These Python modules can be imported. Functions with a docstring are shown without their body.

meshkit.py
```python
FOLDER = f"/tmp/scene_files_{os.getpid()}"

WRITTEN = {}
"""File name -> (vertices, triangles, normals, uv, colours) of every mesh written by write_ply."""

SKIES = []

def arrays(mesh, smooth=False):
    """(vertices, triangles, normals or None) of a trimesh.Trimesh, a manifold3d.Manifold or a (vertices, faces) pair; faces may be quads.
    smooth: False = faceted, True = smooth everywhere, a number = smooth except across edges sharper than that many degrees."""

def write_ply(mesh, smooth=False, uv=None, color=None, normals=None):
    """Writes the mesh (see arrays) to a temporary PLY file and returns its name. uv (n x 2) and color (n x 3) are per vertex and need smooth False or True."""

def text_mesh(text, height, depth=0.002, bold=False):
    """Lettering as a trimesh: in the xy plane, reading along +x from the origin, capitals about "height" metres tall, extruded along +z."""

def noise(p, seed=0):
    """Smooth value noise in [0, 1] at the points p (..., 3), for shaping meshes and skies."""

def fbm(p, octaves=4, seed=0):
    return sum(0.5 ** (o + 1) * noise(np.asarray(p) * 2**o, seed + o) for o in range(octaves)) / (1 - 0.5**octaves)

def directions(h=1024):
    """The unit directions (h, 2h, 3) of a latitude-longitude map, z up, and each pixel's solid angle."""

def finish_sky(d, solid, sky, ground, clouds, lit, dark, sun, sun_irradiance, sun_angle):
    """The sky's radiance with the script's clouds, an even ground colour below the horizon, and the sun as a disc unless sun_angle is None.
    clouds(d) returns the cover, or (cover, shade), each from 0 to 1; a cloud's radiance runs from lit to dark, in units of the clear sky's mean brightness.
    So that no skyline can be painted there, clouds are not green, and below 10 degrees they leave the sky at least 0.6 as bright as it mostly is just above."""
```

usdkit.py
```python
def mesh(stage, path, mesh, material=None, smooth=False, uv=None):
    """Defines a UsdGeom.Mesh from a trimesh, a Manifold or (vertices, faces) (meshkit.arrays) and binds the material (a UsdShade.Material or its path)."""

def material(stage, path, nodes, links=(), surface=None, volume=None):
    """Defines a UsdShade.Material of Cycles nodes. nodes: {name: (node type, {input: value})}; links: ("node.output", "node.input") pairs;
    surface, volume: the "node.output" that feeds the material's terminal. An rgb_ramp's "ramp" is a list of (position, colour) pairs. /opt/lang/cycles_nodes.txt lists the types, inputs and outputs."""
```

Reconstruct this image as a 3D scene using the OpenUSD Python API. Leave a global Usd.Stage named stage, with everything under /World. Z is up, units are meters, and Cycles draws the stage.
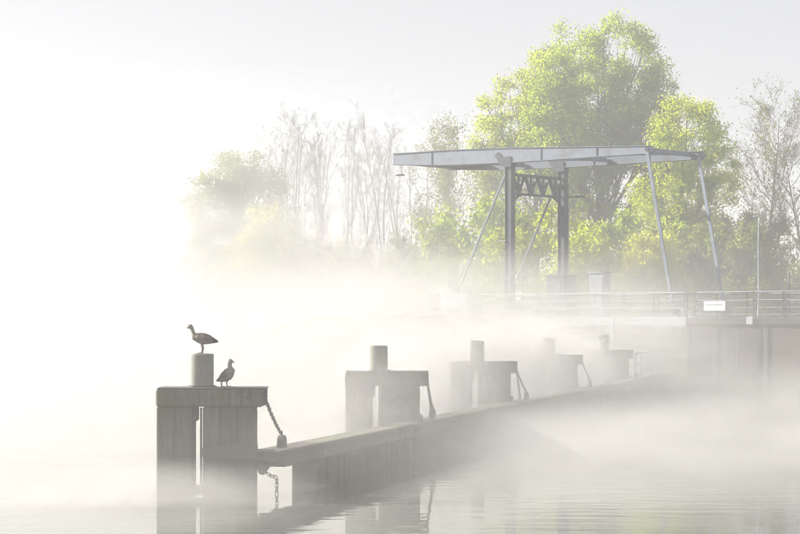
import math, random
import numpy as np, trimesh, manifold3d as m3, usdkit, meshkit
from pxr import Usd, UsdGeom, UsdLux, UsdShade, Sdf, Gf, Vt

stage = Usd.Stage.CreateInMemory()
UsdGeom.SetStageUpAxis(stage, 'Z'); UsdGeom.SetStageMetersPerUnit(stage, 1.0)
UsdGeom.Xform.Define(stage, '/World'); UsdGeom.Scope.Define(stage, '/World/Looks')

# ------------------------------------------------------------------ camera, sky, sun, exposure
EYE = 2.9
FPX = 2000.0                                  # focal length in pixels of the 800 px wide photograph
cam = UsdGeom.Camera.Define(stage, '/World/camera')
cam.CreateHorizontalApertureAttr(36.0); cam.CreateVerticalApertureAttr(24.03)
cam.CreateFocalLengthAttr(36.0 * FPX / 800)
cam.CreateVerticalApertureOffsetAttr(53 / 800 * 36.0)
cam.CreateClippingRangeAttr(Gf.Vec2f(0.1, 20000))
cam.CreateExposureAttr(1.58)
cam.AddTranslateOp().Set((0, 0, EYE)); cam.AddRotateXYZOp().Set((90, 0, 0))

SUN_AZ, SUN_EL = math.radians(-64), math.radians(26)     # azimuth from +y towards +x
sd = np.array([math.sin(SUN_AZ) * math.cos(SUN_EL), math.cos(SUN_AZ) * math.cos(SUN_EL), math.sin(SUN_EL)])
sun = UsdLux.DistantLight.Define(stage, '/World/sun')
sun.CreateIntensityAttr(1.12); sun.CreateAngleAttr(0.5); sun.CreateNormalizeAttr(True)
sun.CreateColorAttr(Gf.Vec3f(1.0, 0.965, 0.91))
sun.AddRotateXYZOp().Set((90 - math.degrees(SUN_EL), 0, 180 - math.degrees(SUN_AZ)))

sky_mat = usdkit.material(stage, '/World/Looks/sky', {
    'sky': ('sky_texture', {'sky_type': 'single_scattering', 'sun_disc': False, 'sun_elevation': SUN_EL, 'sun_rotation': SUN_AZ, 'aerosol_density': 1.2}),
    'tc': ('texture_coordinate', {}), 'mp': ('mapping', {'scale': (1.0, 1.0, 3.0)}),
    'n': ('noise_texture', {'scale': 1.6, 'detail': 4.0}),
    'rmp': ('map_range', {'from_min': 0.2, 'from_max': 0.8, 'to_min': 0.84, 'to_max': 0.94, 'clamp': True}),
    'cloud': ('color', {'value': (2.3, 2.27, 2.4)}),
    'mix': ('mix', {}), 'bg': ('background_shader', {'strength': 0.085})},
    [('tc.generated', 'mp.vector'), ('mp.vector', 'n.vector'), ('n.fac', 'rmp.value'), ('rmp.result', 'mix.fac'),
     ('sky.color', 'mix.color1'), ('cloud.color', 'mix.color2'), ('mix.color', 'bg.color')], surface='bg.background')
dome = UsdLux.DomeLight.Define(stage, '/World/sky'); dome.CreateIntensityAttr(1.0)
UsdShade.MaterialBindingAPI.Apply(dome.GetPrim()).Bind(sky_mat)
dome.GetPrim().SetCustomDataByKey('kind', 'structure')

# ------------------------------------------------------------------ helpers
taken = {}
def numbered(parent, name):
    k = (parent, name); n = taken.get(k, 0); taken[k] = n + 1
    return f'{parent}/{name}' if n == 0 else f'{parent}/{name}_{n:03d}'
def keys(p, label=None, cat=None, group=None, kind=None):
    p = p.GetPrim() if hasattr(p, 'GetPrim') else p
    for k, v in (('label', label), ('category', cat), ('group', group), ('kind', kind)):
        if v: p.SetCustomDataByKey(k, v)
    return p
def thing(name, label, cat, loc=(0, 0, 0), rotz=0.0, group=None):
    x = UsdGeom.Xform.Define(stage, numbered('/World', name))
    x.AddTranslateOp().Set(tuple(map(float, loc))); x.AddRotateZOp().Set(float(rotz))
    return keys(x, label, cat, group)
def obj(name, mesh, material, parent=None, smooth=False, loc=None):
    path = numbered('/World' if parent is None else str(parent.GetPath()), name)
    m = usdkit.mesh(stage, path, mesh, material, smooth)
    if loc is not None: m.AddTranslateOp().Set(tuple(map(float, loc)))
    return m.GetPrim()
def dup(root, loc, rotz, label):
    was = root.GetCustomData()
    r = thing(root.GetName(), label, was['category'], loc, rotz, was.get('group'))
    r.GetReferences().AddInternalReference(root.GetPath()); r.SetInstanceable(True)
    return r
cat_ = trimesh.util.concatenate

def hull(pts):
    return trimesh.convex.convex_hull(np.asarray(pts, float))
def box(x0, x1, y0, y1, z0, z1, c=0.012):
    """box with chamfered edges"""
    c = min(c, (x1 - x0) / 3, (y1 - y0) / 3, (z1 - z0) / 3)
    lo, hi, P = np.array([x0, y0, z0]), np.array([x1, y1, z1]), []
    for i in range(8):
        s = np.array([i & 1, i >> 1 & 1, i >> 2 & 1])
        corner, inw = np.where(s, hi, lo), np.where(s, -c, c)
        for k in range(3):
            P.append(corner + inw * (np.arange(3) != k))
    return hull(P)
def bar(a, b, w, h, up=(0, 0, 1), c=0.008):
    """rectangular bar from a to b, w wide and h along up"""
    a, b = np.asarray(a, float), np.asarray(b, float)
    d = b - a; L = np.linalg.norm(d); d /= L
    side = np.cross(d, up); side /= np.linalg.norm(side); u = np.cross(side, d)
    m = box(0, L, -w / 2, w / 2, -h / 2, h / 2, c)
    T = np.eye(4); T[:3, 0], T[:3, 1], T[:3, 2], T[:3, 3] = d, -side, u, a
    m.apply_transform(T); return m
def tubes(polys, sides=6, caps=True):
    """list of (points, radii) -> one trimesh"""
    V, F, n0 = [], [], 0
    for p, r in polys:
        p = np.asarray(p, float); r = np.broadcast_to(np.asarray(r, float), (len(p),))
        t = np.gradient(p, axis=0); t /= np.linalg.norm(t, axis=1, keepdims=True) + 1e-12
        ref = np.where(np.abs(t[:, 2:]) < 0.9, [0, 0, 1.0], [1.0, 0, 0])
        a = np.cross(t, ref); a /= np.linalg.norm(a, axis=1, keepdims=True) + 1e-12
        b = np.cross(t, a); ang = np.arange(sides) * 2 * np.pi / sides
        v = p[:, None] + r[:, None, None] * (np.cos(ang)[None, :, None] * a[:, None] + np.sin(ang)[None, :, None] * b[:, None])
        i, j = np.meshgrid(np.arange(len(p) - 1), np.arange(sides), indexing='ij')
        q = np.stack([i * sides + j, i * sides + (j + 1) % sides, (i + 1) * sides + (j + 1) % sides, (i + 1) * sides + j], -1).reshape(-1, 4) + n0
        V.append(v.reshape(-1, 3)); F += [q[:, [0, 2, 1]], q[:, [0, 3, 2]]]
        n0 += len(p) * sides
        if caps:
            V.append(p[[0, -1]]); k = np.arange(sides); kk = (k + 1) % sides; base = n0 - len(p) * sides
            F += [np.stack([np.full(sides, n0), base + k, base + kk], 1), np.stack([np.full(sides, n0 + 1), n0 - sides + kk, n0 - sides + k], 1)]
            n0 += 2
    return trimesh.Trimesh(np.vstack(V), np.vstack(F), process=False)
def rod(a, b, r, sides=8): return tubes([([a, b], r)], sides)
def prism(poly, y0, y1):
    """outline in x,z extruded from y0 to y1"""
    from shapely.geometry import Polygon
    m = trimesh.creation.extrude_polygon(Polygon(poly), y1 - y0, engine='earcut')
    v = np.array(m.vertices); m = trimesh.Trimesh(np.stack([v[:, 0], y1 - v[:, 2], v[:, 1]], 1), m.faces, process=False)
    return m
def px(x, y, Y):
    """the point of the place that stood at pixel (x, y) of the photograph, Y metres away"""
    return np.array([(x - 400) / FPX * Y, Y, EYE + (320 - y) / FPX * Y])

# ------------------------------------------------------------------ materials
def M(name, *a, **k): return usdkit.material(stage, '/World/Looks/' + name, *a, **k)
def worn(name, c1, c2, c3, scale=(1, 1, 1), rough=0.7, metallic=0.0, bump=0.4, fine=30.0, spot=2.0, low=0.48, high=0.68, tide=None):
    """two close tones along a grain, blotches of a third (algae, rust, dirt), relief from the grain"""
    extra, last = ({}, 'hsv.color') if tide is None else ({'xyz': ('separate_xyz', {}), 'jag': ('math', {'math_type': 'multiply_add', 'value2': 0.3}), 'tr': ('map_range', {'from_min': tide + 0.22, 'from_max': tide + 0.02, 'clamp': True}), 'tm': ('mix', {'color2': (0.03, 0.034, 0.018)})}, 'tm.color')
    more = [] if tide is None else [('geo.position', 'xyz.vector'), ('n2.fac', 'jag.value1'), ('xyz.z', 'jag.value3'), ('jag.value', 'tr.value'), ('tr.result', 'tm.fac'), ('hsv.color', 'tm.color1')]
    return M(name, {**extra,
        'geo': ('geometry', {}), 'oi': ('object_info', {}), 'mp': ('mapping', {'scale': scale}),
        'n1': ('noise_texture', {'scale': fine, 'detail': 5.0, 'roughness': 0.6}), 'n2': ('noise_texture', {'scale': spot, 'detail': 6.0, 'roughness': 0.65}),
        'r': ('map_range', {'from_min': 0.3, 'from_max': 0.7, 'clamp': True}), 'm1': ('mix', {'color1': c1, 'color2': c2}),
        's': ('map_range', {'from_min': low, 'from_max': high, 'clamp': True}), 'm2': ('mix', {'color2': c3}),
        'v': ('map_range', {'to_min': 0.75, 'to_max': 1.2}), 'hsv': ('hsv', {}),
        'b': ('bump', {'strength': bump, 'distance': 0.01}), 'p': ('principled_bsdf', {'roughness': rough, 'metallic': metallic, 'specular_ior_level': 0.35})},
        [('geo.position', 'mp.vector'), ('mp.vector', 'n1.vector'), ('geo.position', 'n2.vector'), ('n1.fac', 'r.value'), ('r.result', 'm1.fac'),
         ('n2.fac', 's.value'), ('s.result', 'm2.fac'), ('m1.color', 'm2.color1'), ('oi.random', 'v.value'), ('v.result', 'hsv.value'),
         ('m2.color', 'hsv.color'), (last, 'p.base_color'), ('n1.fac', 'b.height'), ('b.normal', 'p.normal')] + more, surface='p.BSDF')
TIMBER = worn('old_timber', (0.05, 0.047, 0.034), (0.165, 0.155, 0.115), (0.095, 0.112, 0.04), (1, 1, 0.05), 0.85, bump=0.6, spot=1.3, tide=0.34)
MOSSY = worn('mossy_timber', (0.12, 0.115, 0.095), (0.17, 0.16, 0.13), (0.13, 0.145, 0.07), (1, 1, 0.3), 0.85, bump=0.6, spot=1.1, low=0.45, high=0.7)
STEELRUST = worn('rusty_steel', (0.075, 0.07, 0.066), (0.11, 0.10, 0.09), (0.13, 0.075, 0.04), (1, 1, 1), 0.6, bump=0.3, spot=5)
TUBE = worn('pile_steel', (0.14, 0.14, 0.12), (0.18, 0.18, 0.15), (0.13, 0.15, 0.06), (1, 1, 0.15), 0.5, bump=0.2, spot=2.5)
BLUEGREY = worn('blue_grey_paint', (0.16, 0.185, 0.225), (0.195, 0.22, 0.26), (0.125, 0.125, 0.125), (1, 1, 0.2), 0.5, bump=0.05, fine=7, spot=1.6, low=0.5, high=0.75)
DARKSTEEL = worn('dark_paint', (0.045, 0.052, 0.062), (0.055, 0.062, 0.072), (0.07, 0.07, 0.07), (1, 1, 1), 0.5, bump=0.05, fine=8, spot=1.5, low=0.55, high=0.8)
PALEPAINT = worn('pale_paint', (0.34, 0.36, 0.39), (0.38, 0.40, 0.43), (0.28, 0.29, 0.29), (1, 1, 1), 0.4, bump=0.04, fine=8, spot=2, low=0.55, high=0.8)
GALV = worn('galvanised_steel', (0.20, 0.21, 0.22), (0.25, 0.26, 0.27), (0.17, 0.16, 0.15), (1, 1, 1), 0.5, 0.0, bump=0.05, fine=20, spot=4)
CONCRETE = worn('weathered_concrete', (0.06, 0.051, 0.039), (0.085, 0.073, 0.056), (0.045, 0.042, 0.03), (1, 1, 0.5), 0.9, bump=0.4, fine=5, spot=0.7, tide=0.7)
ASPHALT = worn('asphalt', (0.045, 0.045, 0.047), (0.06, 0.06, 0.06), (0.07, 0.065, 0.06), (1, 1, 1), 0.9, bump=0.3, fine=60, spot=1)
BARK = worn('bark', (0.075, 0.068, 0.055), (0.12, 0.11, 0.09), (0.09, 0.10, 0.06), (1, 1, 0.2), 0.9, bump=0.6, fine=12, spot=1.5)
TWIG = worn('twig_bark', (0.17, 0.15, 0.12), (0.22, 0.19, 0.15), (0.10, 0.10, 0.06), (1, 1, 0.3), 0.9, bump=0.2, fine=8, spot=1.0)
SIGNWHITE = worn('sign_white', (0.76, 0.76, 0.80), (0.80, 0.80, 0.83), (0.66, 0.66, 0.68), (1, 1, 1), 0.4, bump=0.0, fine=6, spot=3, low=0.6, high=0.85)
GRASS = worn('grass_ground', (0.07, 0.085, 0.03), (0.10, 0.11, 0.04), (0.10, 0.085, 0.05), (1, 1, 1), 0.95, bump=0.8, fine=6, spot=0.2)

def leaf(name, c1, c2, tr, w=0.45):
    return M(name, {
        'geo': ('geometry', {}), 'n': ('noise_texture', {'scale': 0.35, 'detail': 2.0}),
        'add': ('math', {'math_type': 'multiply_add', 'value2': 0.5}), 'r': ('map_range', {'from_min': 0.35, 'from_max': 0.95, 'clamp': True}),
        'm': ('mix', {'color1': c1, 'color2': c2}), 'd': ('principled_bsdf', {'roughness': 0.6, 'specular_ior_level': 0.12}),
        't': ('translucent_bsdf', {'color': tr}), 'x': ('mix_closure', {'fac': w})},
        [('geo.position', 'n.vector'), ('geo.random_per_island', 'add.value1'), ('n.fac', 'add.value3'), ('add.value', 'r.value'), ('r.result', 'm.fac'),
         ('m.color', 'd.base_color'), ('d.BSDF', 'x.closure1'), ('t.BSDF', 'x.closure2')], surface='x.closure')
LEAF_GREEN = leaf('poplar_leaves', (0.07, 0.115, 0.008), (0.18, 0.22, 0.010), (0.46, 0.56, 0.012), 0.55)
LEAF_LIME = leaf('lime_leaves', (0.11, 0.15, 0.008), (0.24, 0.27, 0.010), (0.54, 0.62, 0.015), 0.57)
LEAF_YELLOW = leaf('yellow_leaves', (0.20, 0.21, 0.02), (0.32, 0.32, 0.03), (0.60, 0.62, 0.05), 0.55)
LEAF_PALE = leaf('pale_leaves', (0.10, 0.11, 0.035), (0.17, 0.18, 0.05), (0.30, 0.32, 0.06))
LEAF_GREY = leaf('grey_green_leaves', (0.08, 0.10, 0.025), (0.14, 0.16, 0.035), (0.28, 0.33, 0.05))

# ------------------------------------------------------------------ water and land
water_mat = M('canal_water', {
    'geo': ('geometry', {}), 'mp': ('mapping', {'scale': (0.55, 1.5, 1.0)}), 'mp2': ('mapping', {'scale': (0.12, 0.3, 1.0)}),
    'n1': ('noise_texture', {'scale': 1.5, 'detail': 3.0, 'roughness': 0.5}), 'n2': ('noise_texture', {'scale': 1.0, 'detail': 2.0}),
    'pat': ('noise_texture', {'scale': 0.09, 'detail': 2.0}), 'pr': ('map_range', {'from_min': 0.42, 'from_max': 0.62, 'to_min': 0.15, 'to_max': 1.0, 'clamp': True}),
    'mul': ('math', {'math_type': 'multiply'}), 'add': ('math', {'math_type': 'multiply_add', 'value2': 1.2}),
    'b': ('bump', {'strength': 0.2, 'distance': 0.05}),
    'p': ('principled_bsdf', {'base_color': (0.07, 0.072, 0.058), 'roughness': 0.03, 'ior': 1.33})},
    [('geo.position', 'mp.vector'), ('geo.position', 'mp2.vector'), ('mp.vector', 'n1.vector'), ('mp2.vector', 'n2.vector'), ('geo.position', 'pat.vector'), ('pat.fac', 'pr.value'),
     ('n1.fac', 'mul.value1'), ('pr.result', 'mul.value2'), ('n2.fac', 'add.value1'), ('mul.value', 'add.value3'), ('add.value', 'b.height'), ('b.normal', 'p.normal')], surface='p.BSDF')
R = 6000.0
keys(obj('canal_water', (np.array([[-R, -60, 0], [R, -60, 0], [R, R, 0], [-R, R, 0]]), np.array([[0, 1, 2, 3]])), water_mat), kind='structure')
# frame of the bridge: e1 along the roadway (towards the right and the viewer), e2 across it (away)
BR0 = np.array([6.32, 92.35]); E1 = np.array([0.74, -0.673]); E1 /= np.linalg.norm(E1); E2 = np.array([-E1[1], E1[0]])
BRZ = math.degrees(math.atan2(E1[1], E1[0]))
def smooth01(x): x = np.clip(x, 0, 1); return x * x * (3 - 2 * x)
def land(X, Y):
    s = (X - BR0[0]) * E1[0] + (Y - BR0[1]) * E1[1]; q = (X - BR0[0]) * E2[0] + (Y - BR0[1]) * E2[1]
    w = (meshkit.noise(np.stack([X * 0.06, Y * 0.06, X * 0], -1), 4) - 0.5) * 5
    left = smooth01((X + 0.115 * Y - 1 + w) / 5) * smooth01((-1.2 - s) / 2.5) * smooth01((q + 7.0 + w * (s < -7)) / 3)
    right = smooth01((s - 12) / 2.5) * smooth01((q + 2.4) / 1.0)
    far = smooth01((Y - 400 + w * 4) / 12)
    dam = 0.95 * smooth01((6.5 - np.abs(q)) / 3.5) * (s < 0)
    return np.maximum(np.maximum(left, right), far) * (2.75 + dam + 0.5 * meshkit.noise(np.stack([X * 0.15, Y * 0.15, X * 0], -1), 7) - 0.5 * (far > 0.5)) - 1.0
gx, gy = np.linspace(-160, 160, 321), np.concatenate([np.arange(60, 200, 0.8), np.linspace(200, 700, 90)])
GX, GY = np.meshgrid(gx, gy); GX = GX * np.clip(GY / 150, 0.55, 5)
GZ = land(GX, GY)
idx = np.arange(GX.size).reshape(GX.shape)
quads = np.stack([idx[:-1, :-1], idx[:-1, 1:], idx[1:, 1:], idx[1:, :-1]], -1).reshape(-1, 4)
zq = GZ.ravel()[quads].max(1)
keys(obj('ground', (np.stack([GX.ravel(), GY.ravel(), GZ.ravel()], 1), quads[zq > -0.95]), GRASS, smooth=True), kind='structure')
def zland(x, y): return float(land(np.array([x]), np.array([y]))[0])

# ------------------------------------------------------------------ mooring dolphins
U = np.array([2.75, 10.33]); STEP = np.linalg.norm(U); U /= STEP; UN = np.array([U[1], -U[0]])      # along the fender, and to its right
def dol(t): return (-3.2 + 2.75 * t + (0, 0.08, -0.13, -0.17, -0.10)[t], 33.3 + 10.33 * t, 0.0)
def make_dolphin(label):
    d = thing('mooring_dolphin', label, 'mooring post', dol(0), 0, 'mooring dolphins along the fender')
    rng = random.Random(3)
    for x0, x1 in ((-0.81, -0.523), (-0.518, -0.23), (-0.05, 0.232), (0.237, 0.52), (0.525, 0.80)):
        for y0, y1 in ((-0.36, 0.0), (0.01, 0.36)):
            j = rng.uniform(-0.012, 0.012)
            obj('pile', box(x0, x1, y0 + j, y1 + j, -2.0, 1.465, 0.016), TIMBER, d)
    obj('cap_beam', box(-0.82, 0.93, -0.385, -0.005, 1.47, 1.755, 0.025), TIMBER, d)
    obj('cap_beam', box(-0.83, 0.90, 0.005, 0.41, 1.47, 1.75, 0.025), TIMBER, d)
    obj('cap_plate', box(-0.80, 0.99, -0.37, 0.37, 1.757, 1.783, 0.006), STEELRUST, d)
    obj('bollard_pile', tubes([([(-0.09, 0, 1.785), (-0.09, 0, 2.30), (-0.09, 0, 2.325), (-0.09, 0, 2.34)], [0.19, 0.19, 0.185, 0.165])], 28), TUBE, d, smooth=35)
    obj('collar', tubes([([(-0.09, 0, 1.784), (-0.09, 0, 1.81)], 0.235)], 24), STEELRUST, d, smooth=35)
    obj('slot_bracket', box(-0.225, -0.17, -0.30, 0.30, 1.22, 1.465, 0.01), STEELRUST, d)
    obj('drain_pipe', rod((-0.075, -0.37, 0.12), (-0.075, -0.37, 1.46), 0.02, 10), TUBE, d, smooth=35)
    obj('fender_bracket', box(-0.02, 0.86, -0.50, -0.37, 0.60, 0.86, 0.015), STEELRUST, d)
    obj('bracket_lug', box(-0.06, 0.04, -0.53, -0.505, 0.66, 0.80, 0.01), STEELRUST, d)
    obj('low_waler', box(-0.62, 0.80, -0.47, -0.38, 0.03, 0.19, 0.015), TIMBER, d)
    for x in (-0.68, -0.37, 0.08, 0.38, 0.68):
        obj('bolt', tubes([([(x, -0.38, 1.61), (x, -0.40, 1.61)], 0.028)], 8), STEELRUST, d)
    obj('chain_lug', prism([(0.86, 1.44), (0.99, 1.50), (0.99, 1.76), (0.93, 1.76)], -0.06, 0.02), STEELRUST, d)
    return d
d0 = make_dolphin('nearest dark timber mooring dolphin, with two geese on its top')
# the copies' own children (nothing besides the shared parts), one label each
for t, lab in ((1, 'second misty mooring dolphin from the near end of the fender, hazy grey'),
               (2, 'third mooring dolphin, half hidden behind the fender, with two chains at its corner'),
               (3, 'fourth mooring dolphin along the fender, pale in mist, single chain at its corner'),
               (4, 'fifth mooring dolphin, nearly lost in mist, standing before the bridge leaf')):
    dup(d0, dol(t), 0, lab)

# ------------------------------------------------------------------ the fender (guide wall) of upright boards under a long beam
FA = np.array([-2.3, 33.3])
def fp(s, off=0.0, z=0.0): return np.array([*(FA + U * s + UN * off), z])
fender = thing('fender_wall', 'long low timber fender wall of upright boards running from the nearest dolphin to the bridge', 'fender wall',
               (FA[0], FA[1], 0), math.degrees(math.atan2(U[1], U[0])))
# local x along the fender, local -y towards the right face
rng = random.Random(11)
FEND = 5.05 * STEP
obj('nose_beam', cat_([hull([(-0.42, -0.05, 0.63), (-0.42, 0.10, 0.63), (-0.42, -0.05, 0.68), (-0.42, 0.10, 0.68), (0.5, -0.26, 0.42), (0.5, 0.26, 0.42), (0.5, -0.26, 0.71), (0.5, 0.26, 0.71)]),
                       box(0.5, 2.6, -0.26, 0.26, 0.42, 0.71, 0.02)]), STEELRUST, fender)
obj('nose_gusset', prism([(-0.35, 0.62), (-0.12, 0.36), (0.0, 0.32), (0.35, 0.44), (0.3, 0.50)], -0.04, 0.02), STEELRUST, fender)
obj('nose_plate', box(-0.5, 0.12, -0.20, 0.16, 0.725, 0.745, 0.004), STEELRUST, fender)
x = 2.605
while x < FEND:
    L = min(5.4, FEND - x)
    dz = rng.uniform(-0.008, 0.008)
    obj('top_beam', box(x, x + L - 0.012, -0.26, 0.26, 0.42 + dz, 0.71 + dz, 0.022), MOSSY, fender)
    x += L
x = 2.35
while x < FEND - 0.3:
    w = rng.uniform(0.30, 0.38); j = rng.uniform(-0.014, 0.014)
    obj('board', box(x, x + w - 0.014, -0.235 + j, -0.15 + j, -1.2, 0.418, 0.012), TIMBER, fender)
    x += w
obj('end_board', box(2.28, 2.34, -0.23, 0.22, -1.2, 0.418, 0.012), MOSSY, fender)
obj('rear_sheet', box(2.35, FEND, 0.12, 0.20, -1.2, 0.415, 0.01), TIMBER, fender)
for t in range(5):
    obj('chain_lug', prism([(t * STEP + 0.93, 0.705), (t * STEP + 1.19, 0.705), (t * STEP + 1.17, 0.86), (t * STEP + 1.10, 0.92), (t * STEP + 1.02, 0.92), (t * STEP + 0.95, 0.86)], -0.05, 0.05), STEELRUST, fender)

# white handrail near the bridge, on the fender
hr = thing('handrail', 'white tubular handrail standing on the far end of the fender wall', 'handrail', (FA[0], FA[1], 0), math.degrees(math.atan2(U[1], U[0])))
s0, s1 = 4.15 * STEP, 5.0 * STEP
obj('rail', tubes([([(s0, 0.15, 1.62), (s1, 0.15, 1.62)], 0.035)], 8), PALEPAINT, hr, smooth=35)
obj('rail', tubes([([(s0, 0.15, 1.2), (s1, 0.15, 1.2)], 0.022)], 8), PALEPAINT, hr, smooth=35)
for k in range(7):
    xx = s0 + (s1 - s0) * k / 6
    obj('post', tubes([([(xx, 0.15, 0.71), (xx, 0.15, 1.62)], 0.03)], 8), PALEPAINT, hr, smooth=35)

# ------------------------------------------------------------------ chains
def link_mesh(L=0.088, w=0.052, r=0.0095):
    n, P = 12, []
    for k in range(n):
        a = 2 * math.pi * k / n
        P.append((math.copysign(L / 2 - w / 2, math.cos(a)) * (abs(math.cos(a)) > 1e-6) + math.cos(a) * w / 2, math.sin(a) * w / 2, 0))
    P = np.array(P); V, F, sd_ = [], [], 6
    tan = np.roll(P, -1, 0) - np.roll(P, 1, 0); tan /= np.linalg.norm(tan, axis=1, keepdims=True)
    nn = np.cross(tan, [0, 0, 1.0])
    for k in range(n):
        for j in range(sd_):
            b = 2 * math.pi * j / sd_
            V.append(P[k] + r * (math.cos(b) * nn[k] + math.sin(b) * np.array([0, 0, 1.0])))
    for k in range(n):
        for j in range(sd_):
            a, b, c, d = k * sd_ + j, k * sd_ + (j + 1) % sd_, (k + 1) % n * sd_ + (j + 1) % sd_, (k + 1) % n * sd_ + j
            F += [(a, b, c), (a, c, d)]
    return trimesh.Trimesh(V, F, process=False)
LINK = link_mesh()
def chain(name, label, a, b, sag=0.05, tail=None, group='mooring chains between dolphins and fender'):
    a, b = np.asarray(a, float), np.asarray(b, float)
    c = thing(name, label, 'chain', a, 0, group)
    u = np.linspace(0, 1, 60)[:, None]
    P = a + (b - a) * u; P[:, 2] -= 4 * sag * (u * (1 - u))[:, 0]
    if tail is not None: P = np.vstack([P, np.asarray(tail)])
    P -= a
    seg = np.linalg.norm(np.diff(P, axis=0), axis=1); cum = np.concatenate([[0], np.cumsum(seg)])
    n = max(3, int(cum[-1] / 0.066)); L = []
    for k in range(n):
        s = (k + 0.5) / n * cum[-1]
        p = np.array([np.interp(s, cum, P[:, i]) for i in range(3)])
        p2 = np.array([np.interp(min(s + 0.05, cum[-1]), cum, P[:, i]) for i in range(3)]); p1 = np.array([np.interp(max(s - 0.05, 0), cum, P[:, i]) for i in range(3)])
        t = p2 - p1; t /= np.linalg.norm(t)
        ref = np.array([0.3, 1, 0.1]) if abs(t[2]) > 0.5 else np.array([0, 0, 1.0])
        s1_ = np.cross(t, ref); s1_ /= np.linalg.norm(s1_); s2_ = np.cross(t, s1_)
        ang = math.radians(40 + 90 * (k % 2)); y = math.cos(ang) * s1_ + math.sin(ang) * s2_; z = np.cross(t, y)
        T = np.eye(4); T[:3, 0], T[:3, 1], T[:3, 2], T[:3, 3] = t, y, z, p
        m = LINK.copy(); m.apply_transform(T); L.append(m)
    obj('links', cat_(L), STEELRUST, c, smooth=60)
    for e in (P[0], P[-1]):
        m = LINK.copy(); m.apply_scale(1.5); m.apply_transform(trimesh.transformations.rotation_matrix(math.pi / 2, [0, 1, 0])); m.apply_translation(e)
        obj('shackle', m, STEELRUST, c, smooth=60)
    return c
def ca(t): p = np.array(dol(t)); return p + (0.95, -0.02, 1.62)
words = ['nearest dolphin, ending at the lug on the fender nose', 'second dolphin, slanting down to the fender', 'third dolphin, slanting down to the fender', 'fourth dolphin, slanting down to the fender']
for t in range(4):
    chain('mooring_chain', 'rusty slanting chain from the ' + words[t], ca(t), fp(t * STEP + 1.06, 0.0, 0.93), 0.05)
for t, w in ((1, 'second'), (2, 'third')):
    p = ca(t); chain('mooring_chain', f'rusty chain hanging straight down from the corner of the {w} dolphin', p + (0.02, 0.03, -0.05), (p[0] + 0.12, p[1] - 0.05, 0.80), 0.0)
q = fp(-0.05, 0.05, 0.40)
chain('loose_chain', 'short loose chain dangling under the nose of the fender beside the nearest dolphin', q, q + (0.20, 0.0, -0.12), 0.02,
      [q + (0.22, 0, -0.2), q + (0.215, 0.0, -0.4), q + (0.22, 0, -0.62)], None)

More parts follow.
